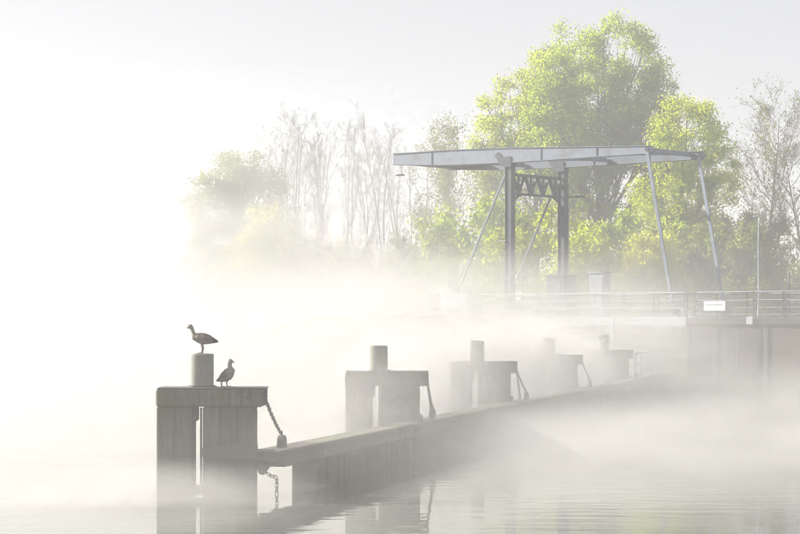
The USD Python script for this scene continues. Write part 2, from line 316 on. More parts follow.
# ------------------------------------------------------------------ geese
def goose(label, loc, rotz, chain_pts, legs, bill, eye, wing):
    """body built as one smooth skin around a chain of joints; x is forward"""
    g = thing('goose', label, 'goose', loc, rotz)
    def ball(p, r): return m3.Manifold.sphere(r, 20).translate(tuple(map(float, p)))
    parts = []
    for (p, r), (p2, r2) in zip(chain_pts[:-1], chain_pts[1:]): parts.append(m3.Manifold.batch_hull([ball(p, r), ball(p2, r2)]))
    for s in (-1, 1):                                  # folded wings lie along the flanks
        parts.append(m3.Manifold.batch_hull([ball((p[0], s * p[1], p[2]), r) for p, r in wing]))
    for s, pts in zip((-1, 1), legs):
        for (p, r), (p2, r2) in zip(pts[:-1], pts[1:]): parts.append(m3.Manifold.batch_hull([ball((p[0], s * p[1], p[2]), r), ball((p2[0], s * p2[1], p2[2]), r2)]))
        f = pts[-1][0]
        for a in (-0.5, 0, 0.5):                         # toes of the webbed foot
            parts.append(m3.Manifold.batch_hull([ball((f[0], s * f[1], f[2] + 0.008), 0.008), ball((f[0] + 0.065 * math.cos(a), s * f[1] + 0.065 * math.sin(a), 0.007), 0.006)]))
    body = m3.Manifold.batch_boolean(parts, m3.OpType.Add).refine_to_length(0.014).to_mesh()
    tm = trimesh.Trimesh(np.array(body.vert_properties[:, :3]), np.array(body.tri_verts), process=True)
    thin = np.array(tm.vertices)
    trimesh.smoothing.filter_taubin(tm, iterations=12)
    v = np.array(tm.vertices); low = thin[:, 2] < 0.14; v[low] = 0.8 * thin[low] + 0.2 * v[low]; tm = trimesh.Trimesh(v, tm.faces, process=False)
    vv = np.array(tm.vertices); col = np.tile([0.23, 0.19, 0.14], (len(vv), 1))
    hd = np.array(chain_pts[0][0]); dh = np.linalg.norm(vv - hd, axis=1)
    col[dh < 0.10] = (0.26, 0.23, 0.18); col[dh < 0.035] = (0.14, 0.08, 0.05)
    bk = np.array(chain_pts[-3][0]); back = (vv[:, 0] < bk[0] + 0.05) & (vv[:, 2] > bk[2] - 0.02); col[back] = (0.13, 0.10, 0.075)
    col[vv[:, 0] < chain_pts[-2][0][0]] = (0.04, 0.037, 0.035); col[vv[:, 2] < 0.12] = (0.25, 0.13, 0.10)
    E = tm.edges_unique; cnt = np.bincount(E.ravel(), minlength=len(vv))[:, None]
    col = 0.75 * col + 0.25 * col.mean(1, keepdims=True)
    for _ in range(7):
        acc = np.zeros_like(col); np.add.at(acc, E[:, 0], col[E[:, 1]]); np.add.at(acc, E[:, 1], col[E[:, 0]]); col = 0.5 * col + 0.5 * acc / np.maximum(cnt, 1)
    m = obj('body', tm, GOOSE, g, smooth=True)
    pv = UsdGeom.PrimvarsAPI(m).CreatePrimvar('plumage', Sdf.ValueTypeNames.Color3fArray, 'vertex'); pv.Set(Vt.Vec3fArray.FromNumpy(col.astype(np.float32)))
    b0, b1 = bill
    obj('bill', m3.Manifold.batch_hull([ball((b0[0], y, b0[2]), 0.016) for y in (-0.006, 0.006)] + [ball(b1, 0.006)]), BILL, g, smooth=True)
    for s in (-1, 1): obj('eye', trimesh.creation.icosphere(1, 0.007).apply_translation((eye[0], s * eye[1], eye[2])), EYEM, g, smooth=True)
    return g
GOOSE = M('goose_plumage', {'a': ('attribute', {'attribute': 'plumage'}), 'geo': ('geometry', {}), 'n': ('noise_texture', {'scale': 60.0, 'detail': 3.0}), 'r': ('map_range', {'to_min': 0.7, 'to_max': 1.3}),
                            'h': ('hsv', {}), 'p': ('principled_bsdf', {'roughness': 0.8})},
          [('a.color', 'h.color'), ('geo.position', 'n.vector'), ('n.fac', 'r.value'), ('r.result', 'h.value'), ('h.color', 'p.base_color')], surface='p.BSDF')
BILL = M('goose_bill', {'p': ('principled_bsdf', {'base_color': (0.28, 0.13, 0.10), 'roughness': 0.5})}, surface='p.BSDF')
EYEM = M('goose_eye', {'p': ('principled_bsdf', {'base_color': (0.02, 0.012, 0.01), 'roughness': 0.15})}, surface='p.BSDF')
dx, dy, _ = dol(0)
goose('brown goose with outstretched neck standing on the round post of the nearest dolphin', (dx - 0.09, dy, 2.341), 180,
      [((0.200, 0, 0.452), 0.040), ((0.165, 0, 0.405), 0.028), ((0.150, 0, 0.33), 0.030), ((0.110, 0, 0.272), 0.065), ((0.0, 0, 0.25), 0.098), ((-0.09, 0, 0.237), 0.082), ((-0.175, 0, 0.216), 0.046), ((-0.255, 0, 0.20), 0.014)],
      [[((-0.005, 0.035, 0.20), 0.03), ((0.0, 0.037, 0.15), 0.014), ((-0.015, 0.037, 0.09), 0.011), ((0.0, 0.037, 0.008), 0.010)], [((0.01, 0.035, 0.20), 0.03), ((0.015, 0.037, 0.15), 0.014), ((-0.005, 0.037, 0.09), 0.011), ((0.012, 0.037, 0.008), 0.010)]],
      ((0.228, 0, 0.438), (0.262, 0, 0.420)), (0.212, 0.035, 0.462),
      [((0.07, 0.075, 0.275), 0.035), ((-0.08, 0.075, 0.255), 0.035), ((-0.22, 0.02, 0.213), 0.012)])
goose('upright goose facing right on the flat cap of the nearest dolphin, beside the post', (dx + 0.275, dy, 1.784), 0,
      [((0.100, 0, 0.425), 0.042), ((0.088, 0, 0.37), 0.032), ((0.095, 0, 0.31), 0.042), ((0.10, 0, 0.26), 0.075), ((0.055, 0, 0.205), 0.098), ((-0.005, 0, 0.165), 0.080), ((-0.065, 0, 0.125), 0.042), ((-0.125, 0, 0.105), 0.014)],
      [[((0.0, 0.04, 0.15), 0.045), ((-0.03, 0.042, 0.10), 0.018), ((-0.045, 0.042, 0.07), 0.011), ((-0.038, 0.042, 0.008), 0.010)], [((0.03, 0.04, 0.15), 0.045), ((0.045, 0.042, 0.10), 0.018), ((0.035, 0.042, 0.07), 0.011), ((0.045, 0.042, 0.008), 0.010)]],
      ((0.130, 0, 0.420), (0.168, 0, 0.412)), (0.115, 0.037, 0.436),
      [((0.09, 0.075, 0.25), 0.035), ((-0.02, 0.07, 0.18), 0.035), ((-0.11, 0.02, 0.115), 0.012)])

# ------------------------------------------------------------------ drawbridge
DECK = 3.0
br = thing('drawbridge', 'blue grey balance-beam drawbridge with dark lattice portal rising over the misty canal', 'drawbridge', (BR0[0], BR0[1], 0), BRZ)
HW = 1.96
for sgn in (-1, 1):
    y = sgn * HW
    p = obj('tower_post', cat_([box(-0.15, 0.15, y - 0.11, y + 0.11, DECK, 9.95, 0.012), box(-0.19, -0.152, y - 0.15, y + 0.15, DECK, 9.9, 0.006), box(0.152, 0.19, y - 0.15, y + 0.15, DECK, 9.9, 0.006)]), DARKSTEEL, br)
    obj('base_plate', box(-0.35, 0.35, y - 0.32, y + 0.32, DECK, DECK + 0.06), DARKSTEEL, p)
    obj('pivot_bracket', prism([(-0.75, 10.42), (-0.55, 10.55), (-0.30, 10.32), (0.18, 10.32), (0.22, 9.85), (-0.2, 9.85), (-0.45, 9.98)], y - 0.20, y + 0.20), DARKSTEEL, br)
    b = obj('balance_beam', prism([(-7.05, 10.33), (-7.05, 10.82), (-3.5, 10.80), (0, 10.70), (7.75, 10.34), (7.80, 10.28), (7.80, 10.10), (7.74, 10.05), (4.0, 10.05), (0.3, 10.06), (-3.5, 10.14)], y - 0.16, y + 0.16), BLUEGREY, br)
    obj('top_flange', prism([(-7.07, 10.823), (-7.07, 10.85), (-3.5, 10.83), (0, 10.73), (7.77, 10.37), (7.77, 10.343), (0, 10.703), (-3.5, 10.803)], y - 0.20, y + 0.20), BLUEGREY, b)
    obj('bottom_flange', prism([(-7.07, 10.327), (-3.5, 10.137), (0.3, 10.057), (7.72, 10.047), (7.72, 10.025), (0.3, 10.035), (-3.5, 10.115), (-7.07, 10.305)], y - 0.20, y + 0.20), BLUEGREY, b)
    for xs in (-4.6, 1.9, 5.0):
        zt, zb = np.interp(xs, [-7, -3.5, 0, 7.8], [10.82, 10.80, 10.70, 10.34]) - 0.01, np.interp(xs, [-7, -3.5, 0.3, 7.8], [10.33, 10.14, 10.06, 10.05]) + 0.01
        obj('stiffener', box(xs - 0.012, xs + 0.012, y - 0.19, y - 0.161, zb, zt, 0.003), BLUEGREY, b)
    obj('end_pin', rod((7.70, y - 0.24, 10.2), (7.70, y + 0.24, 10.2), 0.09, 14), DARKSTEEL, br, smooth=35)
    obj('hanger', bar((7.70, y - 0.20, 10.16), (9.05, y - 0.18, DECK + 0.3), 0.06, 0.16, up=(1, 0, 0.2)), BLUEGREY, br)
    st = obj('back_stay', bar((-0.15, y, 9.75), (-3.75, y, DECK + 0.1), 0.07, 0.09), BLUEGREY, br)
# lattice portal between the posts
obj('top_chord', box(-0.09, 0.09, -HW + 0.155, HW - 0.155, 9.46, 9.58, 0.008), DARKSTEEL, br)
obj('bottom_chord', box(-0.09, 0.09, -HW + 0.155, HW - 0.155, 8.60, 8.70, 0.008), DARKSTEEL, br)
nV = 4; w = (2 * HW - 0.34) / nV
for k in range(nV):
    y0 = -HW + 0.17 + k * w
    obj('lattice_bar', bar((0, y0 + 0.04, 9.46), (0, y0 + w / 2, 8.70), 0.11, 0.13, up=(1, 0, 0)), DARKSTEEL, br)
    obj('lattice_bar', bar((0, y0 + w - 0.04, 9.46), (0, y0 + w / 2, 8.70), 0.09, 0.13, up=(1, 0, 0)), DARKSTEEL, br)
    obj('lattice_bar', bar((0, y0 + w / 2, 9.46), (0, y0 + w / 2, 8.70), 0.13, 0.055, up=(1, 0, 0)), DARKSTEEL, br)
    obj('gusset_plate', hull([(sx, y0 + w / 2 + a * 0.16, z) for sx in (-0.075, 0.075) for a, z in ((-1, 8.93), (1, 8.93), (-0.5, 8.69), (0.5, 8.69))]), DARKSTEEL, br)
for sgn in (-1, 1):
    pts = [(0, sgn * (HW - 0.12 - 0.62 * (1 - math.cos(a))), 7.75 + 0.85 * math.sin(a)) for a in np.linspace(0, math.pi / 2, 7)]
    obj('knee_brace', tubes([(pts, 0.06)], 6), DARKSTEEL, br)
# counterweight and cross beams between the balance beams
obj('counterweight', box(-7.04, -4.9, -HW + 0.205, HW - 0.205, 10.35, 10.76, 0.02), BLUEGREY, br)
for xs in (-2.2, 2.6, 7.2):
    obj('cross_beam', box(xs - 0.1, xs + 0.1, -HW + 0.205, HW - 0.205, 10.16, 10.36, 0.01), BLUEGREY, br)
for a, b_ in ((-2.1, 2.5), (2.7, 7.1)):
    obj('wind_brace', bar((a, -HW + 0.25, 10.26), (b_, HW - 0.25, 10.26), 0.07, 0.07), BLUEGREY, br)
# leaf
DHW = 2.35
leafp = obj('bridge_leaf', box(0.35, 9.9, -DHW, DHW, DECK - 0.10, DECK, 0.01), ASPHALT, br)
obj('edge_girder', box(0.35, 9.9, -DHW - 0.12, -DHW - 0.003, DECK - 0.36, DECK + 0.05, 0.01), PALEPAINT, leafp)
obj('edge_girder', box(0.35, 9.9, DHW + 0.003, DHW + 0.12, DECK - 0.36, DECK + 0.05, 0.01), PALEPAINT, leafp)
for k in range(8):
    xs = 0.9 + k * 1.2
    obj('floor_beam', box(xs - 0.06, xs + 0.06, -DHW, DHW, DECK - 0.34, DECK - 0.103, 0.008), BLUEGREY, leafp)
for sgn in (-1, 1):
    y = sgn * HW
    obj('hanger_lug', prism([(8.85, DECK + 0.003), (9.25, DECK + 0.003), (9.12, DECK + 0.42), (8.98, DECK + 0.42)], y - 0.12, y + 0.12), DARKSTEEL, br)
mh = obj('machine_housing', box(-0.62, 0.45, HW - 0.5, HW + 0.5, DECK + 0.065, DECK + 1.95, 0.04), DARKSTEEL, br)
obj('housing_roof', box(-0.70, 0.53, HW - 0.58, HW + 0.58, DECK + 1.953, DECK + 2.02, 0.02), DARKSTEEL, mh)
obj('housing_door', box(-0.45, 0.25, HW - 0.525, HW - 0.503, DECK + 0.2, DECK + 1.8, 0.006), DARKSTEEL, mh)
obj('conduit', rod((0.30, HW + 0.05, DECK + 1.9), (0.30, HW + 0.05, 9.3), 0.025), GALV, br)
arm = obj('lamp_arm', tubes([([(0.2, HW, 8.62), (0.6, HW, 8.66), (0.8, HW, 8.65)], 0.025)], 8), DARKSTEEL, br)
obj('lamp_head', hull([(x_, HW + y_, z_) for x_, y_, z_ in ((0.7, -0.06, 8.68), (0.7, 0.06, 8.68), (0.85, -0.11, 8.70), (0.85, 0.11, 8.70), (1.25, -0.05, 8.66), (1.25, 0.05, 8.66), (0.75, -0.09, 8.61), (0.75, 0.09, 8.61), (1.2, -0.06, 8.61), (1.2, 0.06, 8.61))]), DARKSTEEL, arm)
hl = obj('hanging_lamp', hull([(-6.75 + a, -HW + b_, 9.78 + c) for a in (-0.22, 0.22) for b_ in (-0.08, 0.08) for c in (0, 0.07)]), DARKSTEEL, br)
obj('lamp_rod', rod((-6.65, -HW, 9.85), (-6.65, -HW, 10.31), 0.015), DARKSTEEL, hl)
obj('inspection_rung', rod((-0.55, -HW - 0.18, 6.5), (-0.1, -HW - 0.18, 6.5), 0.025), GALV, br)

# railings: leaf and approaches, each a thing of its own
def railing(label, x0, x1, y, n, group='railings of the bridge'):
    r = thing('bridge_railing', label, 'railing', (BR0[0] + E1[0] * x0 + E2[0] * y, BR0[1] + E1[1] * x0 + E2[1] * y, DECK), BRZ, group)
    L = x1 - x0
    obj('top_rail', tubes([([(0, 0, 1.05), (L, 0, 1.05)], 0.032)], 8), GALV, r, smooth=35)
    for z in (0.72, 0.40, 0.12): obj('rail', tubes([([(0, 0, z), (L, 0, z)], 0.019)], 8), GALV, r, smooth=35)
    for k in range(n + 1):
        xx = 0.03 + (L - 0.06) * k / n
        obj('post', cat_([box(xx - 0.03, xx + 0.03, -0.045, -0.021, 0.05, 1.07, 0.004), box(xx - 0.05, xx + 0.05, -0.06, 0.03, 0.05, 0.07, 0.003)]), DARKSTEEL, r)
    return r
railing('near-side railing on the moving bridge leaf, under the hanger rods', 0.4, 9.85, -DHW - 0.06, 6)
railing('far-side railing on the moving bridge leaf, behind the tower', 0.4, 9.85, DHW + 0.06, 6)
railing('near-side railing of the left approach, left of the tower', -4.3, 0.2, -DHW - 0.06, 3)
railing('near-side railing on the dark abutment at the right edge', 10.3, 26.0, -DHW - 0.06, 11)
railing('far-side railing on the approach road behind the abutment', 10.3, 26.0, DHW + 0.06, 11)
railing('far-side railing of the left approach, behind the machine housing', -4.3, 0.2, DHW + 0.06, 3)

# pier and abutment
pier = thing('tower_pier', 'grey concrete pier carrying the bridge tower, half hidden in mist', 'pier', (BR0[0], BR0[1], 0), BRZ)
obj('pier_body', box(-4.2, 0.28, -DHW - 0.1, DHW + 0.1, -1.5, DECK - 0.16, 0.05), CONCRETE, pier)
obj('pier_cap', box(-4.35, 0.32, -DHW - 0.18, DHW + 0.18, DECK - 0.157, DECK - 0.003, 0.03), CONCRETE, pier)
ab = thing('bridge_abutment', 'big dark concrete abutment under the right approach, its foot lost in mist', 'abutment', (BR0[0], BR0[1], 0), BRZ)
obj('abutment_body', box(10.05, 34, -DHW - 0.05, DHW + 3, -1.5, DECK - 0.30, 0.04), CONCRETE, ab)
obj('coping', box(9.98, 34, -DHW - 0.17, DHW + 0.17, DECK - 0.297, DECK - 0.003, 0.03), CONCRETE, ab)
for k in range(8):
    xs = 11.4 + k * 2.4
    obj('buttress', box(xs - 0.12, xs + 0.12, -DHW - 0.16, -DHW - 0.053, -1.5, DECK - 0.42, 0.03), CONCRETE, ab)
    obj('wall_panel', box(xs + 0.20, xs + 2.2, -DHW - 0.10, -DHW - 0.053, -1.5, DECK - 0.45, 0.02), CONCRETE, ab)
obj('corner_post', box(9.85, 10.2, -DHW - 0.35, -DHW - 0.053, -1.5, DECK - 0.35, 0.04), TIMBER, ab)
rd = box(-13, 0.3, -DHW, DHW, DECK - 0.25, DECK + 0.0, 0.02)
road = obj('road', rd, ASPHALT, loc=None); UsdGeom.Xformable(road).AddTranslateOp().Set((BR0[0], BR0[1], 0)); UsdGeom.Xformable(road).AddRotateZOp().Set(BRZ); keys(road, kind='structure')
road2 = obj('road', box(9.95, 40, -DHW, DHW, DECK - 0.002, DECK + 0.01, 0.002), ASPHALT); UsdGeom.Xformable(road2).AddTranslateOp().Set((BR0[0], BR0[1], 0)); UsdGeom.Xformable(road2).AddRotateZOp().Set(BRZ); keys(road2, kind='structure')
def bl(s, y, z=0.0): return np.array([*(BR0 + E1 * s + E2 * y), z])

# small furniture of the bridge
def sign(name, label, s, y, z, w, h, stripes=0, cat='sign', m=None):
    p = bl(s, y, z); t = thing(name, label, cat, p, BRZ)
    obj('board', box(-w / 2, w / 2, -0.015, 0.015, -h / 2, h / 2, 0.006), m or SIGNWHITE, t)
    for k in range(stripes):
        zz = h * (0.14 - 0.3 * k)
        obj('grey_line', box(-w * 0.36, w * 0.40, -0.0185, -0.0155, zz - 0.012, zz + 0.012, 0.001), DARKSTEEL, t)
    for sx in (-1, 1): obj('clamp', box(sx * w * 0.35 - 0.02, sx * w * 0.35 + 0.02, 0.016, 0.05, -h * 0.4, h * 0.4, 0.004), GALV, t)
    return t
sign('sign_board', 'white rectangular sign with a grey line, hung on the railing right of the hangers', 11.35, -DHW - 0.15, DECK + 0.48, 1.05, 0.40, 1)
sign('sign_board', 'small pale square plate below the abutment railing', 13.1, -DHW - 0.24, DECK - 0.12, 0.30, 0.32, 0, m=PALEPAINT)
sign('sign_board', 'wide pale board on the railing left of the bridge tower', -2.9, -DHW - 0.15, DECK + 0.75, 1.6, 0.8, 0, m=PALEPAINT)
t = thing('control_cabinet', 'blue grey control cabinet on the far side of the leaf, behind the railing', 'cabinet', (*px(600, 300, 99)[:2], DECK - 0.3), BRZ)
obj('cabinet_body', box(-0.45, 0.45, -0.3, 0.3, 0, 2.5, 0.03), BLUEGREY, t); obj('cabinet_roof', box(-0.52, 0.52, -0.36, 0.36, 2.503, 2.58, 0.02), GALV, t); obj('cabinet_door', box(-0.38, 0.38, -0.325, -0.303, 0.15, 2.3, 0.008), BLUEGREY, t)
def mast(name, label, cat, base, h, r, curve=0.0, material=GALV, head=False, group=None):
    t = thing(name, label, cat, base, 0, group)
    pts = [(0, 0, 0), (0, 0, h * 0.8)] + ([(curve * 0.08, 0, h * 0.9), (curve * 0.35, 0, h * 0.97), (curve, 0, h)] if curve else [(0, 0, h)])
    obj('pole', tubes([(pts, np.linspace(r, r * 0.65, len(pts)))], 10), material, t, smooth=35)
    obj('base_sleeve', tubes([([(0, 0, 0), (0, 0, min(1.0, h * 0.15))], r * 1.5)], 10), material, t, smooth=35)
    if head: obj('lamp_head', hull([(curve + a, b_, h + c) for a, b_, c in ((-0.05, -0.05, 0.05), (-0.05, 0.05, 0.05), (0.5, -0.11, 0.06), (0.5, 0.11, 0.06), (0.6, -0.05, 0.0), (0.6, 0.05, 0.0), (0, -0.08, -0.03), (0, 0.08, -0.03), (0.5, -0.1, -0.03), (0.5, 0.1, -0.03))]), GALV, t)
    return t
b = px(750, 318, 84.5)
mast('flag_pole', 'thin pale pole with a bent tip rising above the abutment railing', 'pole', (b[0], 82.5, DECK - 0.3), 4.55, 0.035, 0.12, PALEPAINT)
mast('street_lamp', 'pale lamp post standing near the right edge behind the railing', 'street lamp', (px(789, 318, 90)[0], 90, zland(px(789, 318, 90)[0], 90)), 6.1, 0.06, 0.0, GALV)
for x_, Y_, z_, lab in ((594, 76.5, 2.24, 'thin white marker post fixed beside the fifth dolphin'), (613.5, 80.5, 2.95, 'taller thin white marker post standing between the fifth dolphin and the leaf')):
    p = px(x_, 320, Y_)
    t = thing('marker_post', lab, 'post', (p[0], Y_, 0), 0)
    obj('post', tubes([([(0, 0, -1.2), (0, 0, z_)], 0.055)], 10), SIGNWHITE, t, smooth=35); obj('post_cap', tubes([([(0, 0, z_ + 0.002), (0, 0, z_ + 0.03)], 0.07)], 10), GALV, t, smooth=35)
t = thing('fender_block', 'pale block with a flat lid at the foot of the abutment corner', 'bollard', (px(694, 340, 84.5)[0], 85.2, 0), BRZ)
obj('block', box(-0.35, 0.35, -0.35, 0.35, -1.2, 1.95, 0.05), CONCRETE, t); obj('lid', box(-0.55, 0.4, -0.4, 0.4, 1.953, 2.05, 0.02), PALEPAINT, t); obj('upstand', box(0.28, 0.36, -0.05, 0.05, 2.053, 2.45, 0.01), PALEPAINT, t)
p = bl(12.6, -DHW - 0.36, 0)
obj_ = obj('depth_gauge_pipe', rod((p[0], p[1], -0.8), (p[0], p[1], DECK - 0.45), 0.03), GALV); keys(obj_, 'thin upright pipe on the abutment face below the small plate', 'pipe')

# ------------------------------------------------------------------ trees
def leaves_mesh(P, size, rng, flat=0.3):
    n = len(P); a = rng.normal(size=(n, 3)); a /= np.linalg.norm(a, axis=1, keepdims=True)
    b = rng.normal(size=(n, 3)); b -= (b * a).sum(1, keepdims=True) * a; b /= np.linalg.norm(b, axis=1, keepdims=True)
    s = (size * rng.uniform(0.6, 1.3, n))[:, None]
    V = np.stack([P - a * s, P + b * s * 0.55, P + a * s, P - b * s * 0.55], 1).reshape(-1, 3)
    k = np.arange(n)[:, None] * 4
    return V, np.vstack([k + [0, 1, 2], k + [0, 2, 3]])
def grow(rng, h, trunk_h, spread, n1, n2, n3, up, r0, envelope, lean=0.0, multi=1, gravity=0.0, fine=1.0):
    """trunk, limbs, branches and twigs as polylines; returns polys by level and the twig points"""
    lv = [[], [], [], []]; tips = []
    def line(p, d, L, r, n, wob, bend):
        pts = [np.array(p, float)]; d = d / np.linalg.norm(d)
        for k in range(n):
            d = d + rng.normal(size=3) * wob + np.array([0, 0, bend]); d /= np.linalg.norm(d)
            pts.append(pts[-1] + d * L / n)
        return np.array(pts), np.linspace(r, r * 0.35, n + 1)
    for m in range(multi):
        base = np.array([rng.normal() * 0.25 * (multi > 1), rng.normal() * 0.25 * (multi > 1), 0])
        d = np.array([rng.normal() * 0.05 + lean, rng.normal() * 0.05, 1.0]) + (np.array([*(rng.normal(size=2) * 0.18), 0]) if multi > 1 else 0)
        hh = h * rng.uniform(0.9, 1.0) if multi > 1 else h
        tp, tr = line(base - (0, 0, 0.4), d, hh * 0.97, r0, 14, 0.035, 0.05)
        tr = np.linspace(r0, r0 * 0.08, 15); tr[0] *= 1.35
        lv[0].append((tp, tr))
        for i in range(n1):
            f = trunk_h + (0.97 - trunk_h) * ((i + rng.uniform(0, 1)) / n1)
            q = f * 14; k = min(int(q), 13); p = tp[k] + (tp[k + 1] - tp[k]) * (q - k); rr = tr[k]
            az = i * 2.4 + rng.uniform(-0.5, 0.5); e = envelope((f - trunk_h) / (1 - trunk_h))
            L = spread * e * rng.uniform(0.75, 1.15)
            dd = np.array([math.cos(az), math.sin(az), up * rng.uniform(0.7, 1.4)])
            lp, lr = line(p, dd, L, fine * min(rr * 0.6, 0.02 + L * 0.016), 7, 0.10, 0.05 + gravity)
            lv[1].append((lp, lr))
            for j in range(n2):
                f2 = rng.uniform(0.2, 1.0); q2 = f2 * 7; k2 = min(int(q2), 6); p2 = lp[k2] + (lp[k2 + 1] - lp[k2]) * (q2 - k2)
                dd2 = (lp[k2 + 1] - lp[k2]); dd2 /= np.linalg.norm(dd2) + 1e-9
                dd2 = dd2 + rng.normal(size=3) * 0.6 + (0, 0, 0.15)
                L2 = (0.25 + 0.75 * (1 - f2 * 0.5)) * L * rng.uniform(0.25, 0.5)
                bp, brd = line(p2, dd2, L2, lr[k2] * 0.55, 5, 0.13, 0.04 + gravity)
                lv[2].append((bp, brd))
                for _ in range(n3):
                    k3 = rng.integers(1, 6); p3 = bp[k3]; dd3 = bp[k3] - bp[k3 - 1]; dd3 = dd3 / (np.linalg.norm(dd3) + 1e-9) + rng.normal(size=3) * 0.7 + (0, 0, 0.1)
                    tw, twr = line(p3, dd3, L2 * rng.uniform(0.3, 0.6), max(0.008, brd[k3] * 0.5), 3, 0.15, gravity)
                    lv[3].append((tw, np.maximum(twr, 0.006))); tips.append(tw[1:])
    return lv, np.array(tips) if tips else np.zeros((0, 3, 3))
def tree(name, label, cat, X, Y, h, seed, leafmat, nleaf=0, size=0.16, clump=0.45, keep=None, group=None, crownname='crown', minr=0.0, **kw):
    rng = np.random.default_rng(seed)
    z = zland(X, Y); t = thing(name, label, cat, (X, Y, max(z, 0) - 0.05), 0, group)
    lv, tips = grow(rng, h, **{'rng': rng, **kw}) if False else grow(rng, h, **kw)
    obj('trunk', tubes(lv[0], 8), BARK, t, smooth=True)
    br_ = [(p, np.maximum(r, minr)) for p, r in lv[1] + lv[2]]
    if br_: keys(obj('branches', tubes(br_, 5, False), BARK, t, smooth=True), kind='stuff')
    if lv[3]: keys(obj('twigs', tubes([(p, np.maximum(r, minr)) for p, r in lv[3]], 3, False), TWIG, t), kind='stuff')
    if nleaf:
        pts = tips.reshape(-1, 3)
        if keep is not None: pts = pts[keep(pts, rng)]
        dens = meshkit.noise(pts * 0.55, seed) ** 2 + 0.05
        i = rng.choice(len(pts), nleaf, p=dens / dens.sum())
        P = pts[i] + rng.normal(size=(nleaf, 3)) * clump * rng.uniform(0.3, 1.0, (nleaf, 1))
        obj(crownname, leaves_mesh(P, size, rng), leafmat, t)
    return t
round_ = lambda u: 0.35 + 0.65 * math.sin(math.pi * min(1, 0.12 + u * 0.85)) ** 0.8
dome_ = lambda u: 0.55 + 0.5 * math.sin(math.pi * (0.15 + 0.62 * u)) - 0.35 * max(0, u - 0.75) * 4 * 0.6
vase = lambda u: 0.45 + 0.55 * math.sin(math.pi * (0.25 + 0.7 * u))
cone = lambda u: 1.0 - 0.75 * u
def at(x, Y): return (x - 400) / FPX * Y, Y

def crown_tree(name, label, cat, X, Y, h, seed, leafmat, lobes, nclump, nleaf, size, r0, clump=(0.5, 0.95), stems=1, group=None, hollow=0.35):
    """a trunk forking into limbs that carry leaf clumps; lobes: (dx, dy, z, rx, ry, rz) ellipsoids of the crown"""
    rng = np.random.default_rng(seed); z = zland(X, Y)
    t = thing(name, label, cat, (X, Y, max(z, 0) - 0.05), 0, group)
    L = np.array(lobes, float); vol = L[:, 3] * L[:, 4] * L[:, 5]; C = []
    need = min(x[2] - x[5] for x in lobes)
    while len(C) < nclump:
        k = rng.choice(len(L), p=vol / vol.sum()); u = rng.normal(size=3); u /= np.linalg.norm(u); u *= rng.uniform(hollow, 0.93) ** 0.5
        p = L[k, :3] + u * L[k, 3:]
        if all(np.linalg.norm(p - q) > 0.62 for q in C[-400:]): C.append(p)
        elif rng.uniform() < 0.06: C.append(p)
    C = np.array(C)
    from scipy.cluster.vq import kmeans2
    K, lab = kmeans2(C, max(5, nclump // 13), seed=seed, minit='++')
    polys, bran, twg = [], [], []
    tops = []
    for m in range(stems):
        d = rng.normal(size=2) * (0.12 if stems == 1 else 0.5)
        zz = np.linspace(-0.3, 0.82 * h, 12); w = rng.normal(size=(12, 2)).cumsum(0) * 0.03 * h / 15
        tp = np.column_stack([d[0] * zz / h + w[:, 0], d[1] * zz / h + w[:, 1], zz]); tr = r0 * (1 - 0.88 * np.linspace(0, 1, 12)); tr[0] *= 1.4
        polys.append((tp, tr)); tops.append((tp, tr))
    for k in range(len(K)):
        tp, tr = tops[k % stems]
        za = K[k, 2] * rng.uniform(0.45, 0.75); za = np.clip(za - 0.25 * np.hypot(*K[k, :2]), 0.10 * h, 0.8 * h)
        st = np.array([np.interp(za, tp[:, 2], tp[:, i]) for i in range(3)]); rs = np.interp(za, tp[:, 2], tr) * 0.6
        mid = (st + K[k]) / 2 + np.array([0, 0, -0.10]) * np.linalg.norm(K[k] - st) + rng.normal(size=3) * 0.18
        u = np.linspace(0, 1, 8)[:, None]; lp = (1 - u) ** 2 * st + 2 * u * (1 - u) * mid + u * u * K[k]; lp[1:-1] += rng.normal(size=(6, 3)) * 0.05
        lr = np.linspace(rs, 0.03, 8); bran.append((lp, lr))
        for c in C[lab == k]:
            j = rng.integers(3, 8); e = c + rng.normal(size=3) * 0.1
            m2 = (lp[j] + e) / 2 + rng.normal(size=3) * 0.15
            u = np.linspace(0, 1, 5)[:, None]; bp = (1 - u) ** 2 * lp[j] + 2 * u * (1 - u) * m2 + u * u * e
            bran.append((bp, np.linspace(max(0.018, lr[j] * 0.5), 0.010, 5)))
            for _ in range(5):
                dd = rng.normal(size=3) + (0, 0, 0.3); dd /= np.linalg.norm(dd)
                q = bp[rng.integers(2, 5)]; twg.append((np.array([q, q + dd * 0.35 + rng.normal(size=3) * 0.05, q + dd * 0.75]), [0.008, 0.006, 0.005]))
    obj('trunk', tubes(polys, 9), BARK, t, smooth=True)
    keys(obj('branches', tubes(bran, 5, False), BARK, t, smooth=True), kind='stuff')
    keys(obj('twigs', tubes(twg, 3, False), TWIG, t), kind='stuff')
    rad = rng.uniform(*clump, len(C)); wgt = rad ** 2 * rng.uniform(0.35, 1.5, len(C)); i = rng.choice(len(C), nleaf, p=wgt / wgt.sum())
    u = rng.normal(size=(nleaf, 3)); u /= np.linalg.norm(u, axis=1, keepdims=True); u *= rng.uniform(0, 1, (nleaf, 1)) ** 0.55
    P = C[i] + u * rad[i][:, None] * (1.08, 1.08, 0.8) + rng.normal(size=(nleaf, 3)) * rng.uniform(0.05, 0.28, (nleaf, 1))
    obj('crown', leaves_mesh(P, size, rng), leafmat, t)
    return t
